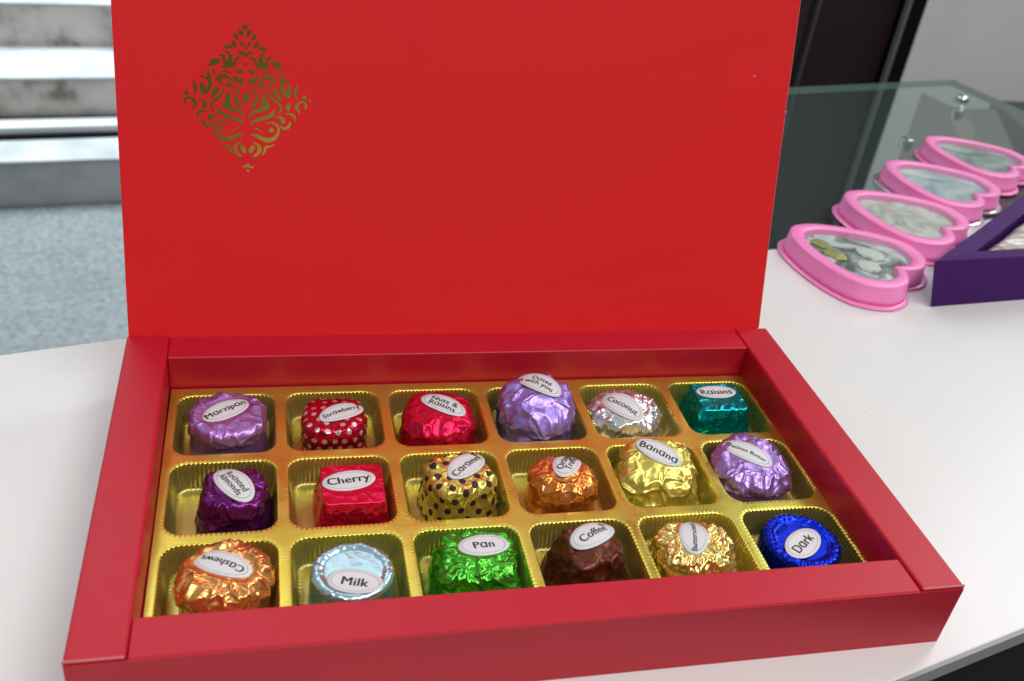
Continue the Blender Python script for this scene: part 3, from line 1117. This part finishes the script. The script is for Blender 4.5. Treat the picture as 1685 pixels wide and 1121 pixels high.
# back row
candy('chocolate', 'round lilac chocolate with the Marzipan sticker, back left corner cell', (-90, 36), (12.6, 12.2), 15.5, (-90.6, 37.2, 34, 'Marzipan'), F_LILAC,
      sh=2.2, n=2.5, taper=0.92, dome=0.8, amp=(0.14, 0.9, 0.5), ledge=(0.62, 0.7, 2.2), seed=1, size=3.5)
candy('chocolate', 'red chocolate with silver polka dots and the Strawberry sticker', (-54.2, 35), (11.2, 11.2), 15, (-51.8, 34.8, 27, 'Strawberry'), F_STRAW,
      sh=3.2, n=3.0, taper=0.94, dome=1.0, amp=(0.25, 0.6, 0.4), dots=3.3, seed=2, size=2.75, st_size=(8.6, 4.2))
candy('chocolate', 'plain red loaf shaped chocolate with the Nuts & Raisins sticker', (-17.3, 35), (13.0, 11.6), 15.0, (-15.6, 36.8, -30, 'Nuts &\nRaisins'), F_RED,
      sh=4.6, n=2.8, taper=0.94, dome=1.4, tilt=(0, 0.16), amp=(0.6, 0.8, 0.5), pleat=0.3, seed=3, size=3.2, st_size=(8.6, 4.6), rot=-6)
candy('chocolate', 'tall violet lumpy chocolate with the Dates with you sticker, rising above the tray', (19, 36.5), (13.6, 12.4), 19.5, (20.2, 40.3, -40, 'Dates\nwith you'), F_VIOLET,
      sh=5.8, n=2.15, taper=0.92, dome=1.8, tilt=(0.12, 0.34), amp=(1.2, 1.5, 0.8), freq=0.13, irr=0.12, seed=4, size=2.9, st_size=(8.8, 4.8), ledge=(0.5, 0.5, 3))
candy('chocolate', 'shiny silver domed chocolate with the Coconut sticker', (54, 36), (14.2, 12.4), 14.5, (51.2, 33.3, -48, 'Coconut'), F_SILVER,
      sh=6.0, n=2.2, taper=0.95, dome=2.4, amp=(0.9, 1.1, 0.5), freq=0.24, seed=5, size=3.3, st_size=(8.8, 5.0))
candy('chocolate', 'teal square pyramid chocolate with the Raisins sticker', (92.2, 38.0), (11.8, 10.6), 15, (92.2, 40.9, 0, 'Raisins'), F_TEAL,
      sh=0.8, n=9, taper=0.80, dome=-0.2, amp=(0.6, 0.3, 0.22), seed=6, size=4.1, st_size=(8.2, 3.9))
# middle row
candy('chocolate', 'dark plum chocolate with the Roasted Almonds sticker', (-87.3, -1.5), (11.5, 11.2), 16, (-87.2, -1.1, -58, 'Roasted\nAlmonds'), F_PLUM,
      sh=2.6, n=3.6, taper=0.80, dome=1.4, amp=(0.5, 0.9, 0.5), pleat=0.5, seed=7, size=2.9, st_size=(9.0, 4.9))
candy('chocolate', 'bright red square block chocolate with the Cherry sticker', (-50.8, -1.4), (11.4, 10.8), 14.5, (-51.8, 0.1, 8, 'Cherry'), F_CHERRY,
      sh=0.5, n=11, taper=0.84, dome=-0.1, amp=(0.6, 0.25, 0.16), seed=8, size=4.3, st_size=(8.6, 4.6))
candy('chocolate', 'gold chocolate with dark polka dots and the Caramel sticker', (-15.6, -0.5), (11.6, 11.2), 17, (-13.6, 1.4, 44, 'Caramel'), F_CARAMEL,
      sh=2.6, n=4.0, taper=0.86, rot=14, dome=0.8, amp=(0.5, 0.9, 0.5), dots=4.1, seed=9, size=3.45, st_size=(8.6, 4.7), pleat=0.7)
candy('chocolate', 'small orange chocolate with the Orange Truffle sticker bent over its back', (19.8, -1.6), (11.3, 10.8), 15.5, (21.2, 1.6, 60, 'Orange\nTruffle'), F_ORANGE,
      sh=4.8, n=2.6, taper=0.90, dome=2.2, amp=(0.2, 1.0, 0.9), ledge=(0.52, 0.6, 2.4), pleat=0.4, seed=10, size=3.2, st_size=(8.4, 4.7))
candy('chocolate', 'pale gold faceted chocolate with the Banana sticker', (54.6, 0.8), (15.3, 11.6), 16, (54.8, 3.6, -36, 'Banana'), F_GOLD,
      sh=3.0, n=3.6, taper=0.80, rot=-12, dome=1.2, tilt=(0.0, 0.34), amp=(1.1, 1.3, 0.8), freq=0.14, seed=11, size=3.9, st_size=(8.6, 4.4))
candy('chocolate', 'round lavender chocolate with the Peanut Butter sticker', (90.4, 0.6), (14.0, 13.0), 15.0, (88.6, 2.8, -42, 'Peanut Butter'), F_LAV,
      sh=4.2, n=2.2, taper=0.93, dome=1.5, tilt=(0.0, 0.18), amp=(0.25, 1.0, 0.7), ledge=(0.6, 0.6, 2.2), seed=12, size=2.2, st_size=(9.4, 4.4))
# front row
candy('chocolate', 'crumpled copper chocolate with the Cashews sticker upside down', (-89.0, -36.8), (12.5, 11.9), 16, (-89.6, -34.8, 150, 'Cashews'), F_COPPER,
      sh=3.8, n=2.2, taper=0.95, dome=1.3, amp=(0.25, 1.1, 0.8), freq=0.24, ledge=(0.66, 0.9, 3.0), seed=13, size=3.3, st_size=(9.2, 4.6))
candy('chocolate', 'ice blue round chocolate with the Milk sticker', (-53.4, -38.4), (12.5, 12.0), 14.8, (-53.1, -43.0, -16, 'Milk'), F_ICE,
      sh=1.8, n=2.0, taper=0.93, dome=0.0, rim=0.7, amp=(0.15, 0.3, 0.05), pleat=0.35, seed=14, size=4.2, st_size=(8.2, 4.7))
candy('chocolate', 'bright green crumpled chocolate with the Pan sticker', (-16.2, -36.6), (13.3, 11.8), 15.5, (-14.2, -33.6, 5, 'Pan'), F_GREEN,
      sh=1.8, n=4.6, taper=0.80, dome=0.9, amp=(0.9, 1.3, 0.8), freq=0.24, seed=15, size=3.9, st_size=(8.0, 4.6), rot=-4)
candy('chocolate', 'matt brown folded chocolate with the Coffee sticker', (19.2, -37.0), (11.9, 11.4), 17, (19.9, -33.8, 30, 'Coffee'), F_BROWN,
      sh=1.4, n=5.0, taper=0.66, rot=10, dome=1.2, tilt=(0, 0.10), amp=(1.0, 1.1, 0.7), freq=0.16, seed=16, size=3.75, st_size=(8.8, 4.8))
candy('chocolate', 'heavily crushed gold chocolate with the Butterscotch sticker', (54.2, -37.0), (13.0, 11.6), 15.0, (53.3, -35.2, 72, 'Butterscotch'), F_BUTTER,
      sh=4.0, n=2.9, taper=0.88, dome=1.6, amp=(1.1, 1.4, 1.0), freq=0.27, irr=0.08, seed=17, size=2.4, st_size=(8.0, 4.7))
candy('chocolate', 'royal blue round chocolate with a dished top and the Dark sticker', (91.6, -37.0), (13.0, 12.8), 13.0, (91.0, -38.6, 37, 'Dark'), F_BLUE,
      sh=1.8, n=2.0, taper=0.95, dome=0.0, rim=0.9, amp=(0.1, 0.35, 0.06), ribs=0.16, pleat=0.35, seed=18, size=4.4, st_size=(8.6, 4.9))

# ------------------------------------------------------------------ pink heart boxes
def heart(n=96, notch=62.5):
    half = [(0, 0), (0.8, 4.5), (5.5, 12.5), (15, 20.5), (28, 28), (40, 32.5), (51, 33.5), (60, 29.5), (66.5, 23), (69, 14), (68, 8), (65, 2.6), (notch, 0)]
    pts = []
    P_ = [(0.8, -4.5)] + half + [(65, -2.6)]
    for i in range(1, len(P_) - 2):
        for k in range(6):
            t = k / 6
            pts.append(tuple(0.5 * (2 * P_[i][c] + (P_[i + 1][c] - P_[i - 1][c]) * t + (2 * P_[i - 1][c] - 5 * P_[i][c] + 4 * P_[i + 1][c] - P_[i + 2][c]) * t * t
                              + (-P_[i - 1][c] + 3 * P_[i][c] - 3 * P_[i + 1][c] + P_[i + 2][c]) * t ** 3) for c in range(2)))
    up = pts
    lo = [(x, -y) for x, y in pts[1:]][::-1]
    return [(notch, 0)] + lo + up            # counter-clockwise start at the notch


HP = heart()


HZ = 0.88


def loft(rings, name, mat, parent, cap_top=True, cap_bot=True, smooth=True):
    vs, fs = [], []
    n_ = len(HP)
    for (s, z) in rings:
        for (x, y) in HP: vs.append(((x - 38) * s, y * s, z * HZ))
    for a in range(len(rings) - 1):
        for k in range(n_):
            k2 = (k + 1) % n_
            fs.append((a * n_ + k, a * n_ + k2, (a + 1) * n_ + k2, (a + 1) * n_ + k))
    if cap_bot: fs.append(tuple(range(n_))[::-1])
    if cap_top: fs.append(tuple((len(rings) - 1) * n_ + k for k in range(n_)))
    return mesh_obj(name, vs, fs, mat, parent, smooth)


m, nt, b = newmat('pink_plastic')
n = tex_noise(nt, 30, 2)
r = ramp(nt, n.outputs[0], [(0.3, (0.95, 0.24, 0.56)), (0.7, (0.98, 0.30, 0.62))])
nt.links.new(r.outputs[0], b.inputs['Base Color'])
setp(b, Roughness=0.22)
b.inputs['Subsurface Weight'].default_value = 0.25
b.inputs['Subsurface Radius'].default_value = (0.004, 0.0015, 0.002)
M_PINK = m
m, nt, b = newmat('clear_pink_plastic')
b.inputs['Base Color'].default_value = (1.0, 0.72, 0.84, 1)
b.inputs['Transmission Weight'].default_value = 0.75
setp(b, Roughness=0.12, IOR=1.2)
M_PINKCLR = m
M_FILM = clear('clear_film', (0.95, 0.97, 0.96), 0.8)


def filling_mat(name, stops, sc):
    m, nt, b = newmat(name)
    n = tex_noise(nt, sc, 4, 0.55, None, 1.2)
    r = ramp(nt, n.outputs[0], stops)
    nt.links.new(r.outputs[0], b.inputs['Base Color'])
    setp(b, Roughness=0.35)
    return m


FILL = [filling_mat('marbled_card', [(0.40, (0.05, 0.045, 0.045)), (0.50, (0.30, 0.34, 0.31)), (0.56, (0.75, 0.77, 0.75)), (0.68, (0.45, 0.50, 0.50))], 38),
        filling_mat('cream_roses', [(0.34, (0.36, 0.33, 0.29)), (0.48, (0.55, 0.54, 0.48)), (0.62, (0.72, 0.70, 0.66))], 60),
        filling_mat('blue_white_card', [(0.34, (0.22, 0.28, 0.36)), (0.5, (0.45, 0.53, 0.56)), (0.64, (0.72, 0.76, 0.75))], 34),
        filling_mat('green_grey_card', [(0.36, (0.10, 0.13, 0.12)), (0.5, (0.24, 0.33, 0.30)), (0.62, (0.55, 0.66, 0.60)), (0.7, (0.3, 0.18, 0.12))], 30)]
M_OLIVE = foil('olive_gold_wrap', (0.46, 0.42, 0.12), 0.35, 0.6, metal=0.4)
M_WHITE = plain('white_choc', (0.70, 0.68, 0.66), 0.4)
labels = ['pink heart box nearest the red box, olive and white sweets behind its dark window', 'second pink heart box, window full of cream coloured sweets',
          'third pink heart box in the row, blue and white sweets showing', 'farthest pink heart box by the chrome bolt, green and grey inside']
place = [(199.2, 192.1, -50), (256.6, 238.2, -50), (313.5, 288.0, -55), (371.5, 334.0, -54)]
for i in range(4):
    tx, ty, ang = place[i]
    a = R(ang)
    cx, cy = tx + 38 * math.cos(a), ty + 38 * math.sin(a)
    t_ = thing('heart_box', labels[i], 'heart box', (cx * MM, cy * MM, 0.05 * MM), a, 'pink heart boxes in a row')
    loft([(1.035, 0.0), (1.10, 0.1), (1.115, 0.6), (1.10, 1.3), (1.02, 1.6)], 'flange', M_PINKCLR if i == 2 else M_PINK, t_)
    loft([(1.03, 1.7), (1.03, 5), (1.015, 5.4), (1.0, 12.0), (0.992, 12.9), (0.97, 13.3), (0.90, 13.4), (0.80, 13.3), (0.79, 12.9), (0.775, 12.0), (0.76, 9.0), (0.75, 8.6)],
         'frame', M_PINK, t_, cap_top=False)
    # sweets: bumpy relief
    vs, fs = [], []
    n_ = len(HP)
    RGN = 26
    rd = random.Random(i + 5)
    for j in range(RGN + 1):
        s = 0.76 * j / RGN
        for (x, y) in HP:
            X, Y = (x - 38) * s, y * s
            z = 9.6 + 0.9 * abs(noise.noise(Vector((X * 0.10 + i * 9, Y * 0.10, 0.3)))) + 0.25 * noise.noise(Vector((X * 0.3, Y * 0.3, i * 2.0)))
            vs.append((X, Y, z * HZ))
    for j in range(RGN):
        for k in range(n_):
            k2 = (k + 1) % n_
            fs.append((j * n_ + k, (j + 1) * n_ + k, (j + 1) * n_ + k2, j * n_ + k2))
    fi = mesh_obj('filling', vs, fs, FILL[i], t_, True)
    if i == 0:
        for (X, Y, rx, ry, mt, nm) in ((-19, -3, 6.0, 4.0, M_OLIVE, 'olive_sweet'), (-9, -9, 6.5, 4.5, M_OLIVE, 'olive_sweet'), (4, 8, 8, 6, M_WHITE, 'white_sweet'), (9, -7, 6, 6, M_WHITE, 'white_sweet')):
            bm = bmesh.new()
            bmesh.ops.create_icosphere(bm, subdivisions=4, radius=1.0)
            for v in bm.verts:
                d = 1 + 0.22 * noise.noise(v.co * 2.2 + Vector((X, Y, 0)))
                v.co = Vector(((X + v.co.x * rx * d) * MM, (Y + v.co.y * ry * d) * MM, (9.2 + v.co.z * 1.3 * d) * MM))
            bm_obj(nm, bm, mt, fi, True)
    loft([(0.785, 12.6), (0.785, 12.85)], 'window', M_FILM, t_, smooth=False)

# ------------------------------------------------------------------ purple box at the right
pb = thing('purple_box', 'deep purple open box holding a film wrapped slab, behind the pink hearts', 'box')
A0 = Vector((240.0, 126.5))
d1 = Vector((math.cos(R(6)), math.sin(R(6))))
d2 = Vector((math.cos(R(36)), math.sin(R(36))))


def pq(a, c): return A0 + d1 * a + d2 * c


PH = 26.0
out_ = [pq(0, 0), pq(150, 0), pq(150, 150), pq(0, 150)]
inn = [pq(18, 17), pq(133, 17), pq(133, 133), pq(18, 133)]
vs = []
for p in out_: vs.append((p.x * 1.0 + (8 if p is out_[0] else 0), p.y, 0.1))
for p in out_: vs.append((p.x, p.y, PH - 0.5))
cen = pq(75, 75)
for p in out_:
    q = p + (cen - p).normalized() * 1.0
    vs.append((q.x, q.y, PH))
for p in inn: vs.append((p.x, p.y, PH - 0.4))
for p in inn: vs.append((p.x, p.y, 2.0))
fs = []
for a in range(4):
    for k in range(4):
        k2 = (k + 1) % 4
        fs.append((a * 4 + k, a * 4 + k2, (a + 1) * 4 + k2, (a + 1) * 4 + k))
fs.append((16, 17, 18, 19))
fs.append((3, 2, 1, 0))
mesh_obj('box_walls', vs, fs, M_PURPLE, pb)
m, nt, b = newmat('film_wrapped_slab')
n = tex_noise(nt, 30, 5, 0.6, None, 2.0)
r = ramp(nt, n.outputs[0], [(0.35, (0.22, 0.15, 0.14)), (0.5, (0.40, 0.31, 0.28)), (0.62, (0.52, 0.45, 0.42)), (0.7, (0.66, 0.62, 0.62))])
nt.links.new(r.outputs[0], b.inputs['Base Color'])
setp(b, Roughness=0.25)
vs, fs = [], []
NG = 50
for j in range(NG + 1):
    for i in range(NG + 1):
        p = pq(20 + 111 * i / NG, 19 + 112 * j / NG)
        e = min(i, j, NG - i, NG - j) / 4
        z = 23.5 - 5 * max(0, 1 - e) ** 2 + 2.0 * abs(noise.noise(Vector((p.x * 0.05, p.y * 0.22, 1.5)))) * 1.5
        vs.append((p.x, p.y, z))
for j in range(NG):
    for i in range(NG):
        a = j * (NG + 1) + i
        fs.append((a, a + 1, a + NG + 2, a + NG + 1))
slab_o = mesh_obj('wrapped_slab', vs, fs, m, None, True)
props(slab_o, 'film wrapped pale brown slab lying inside the purple box', 'sweet')
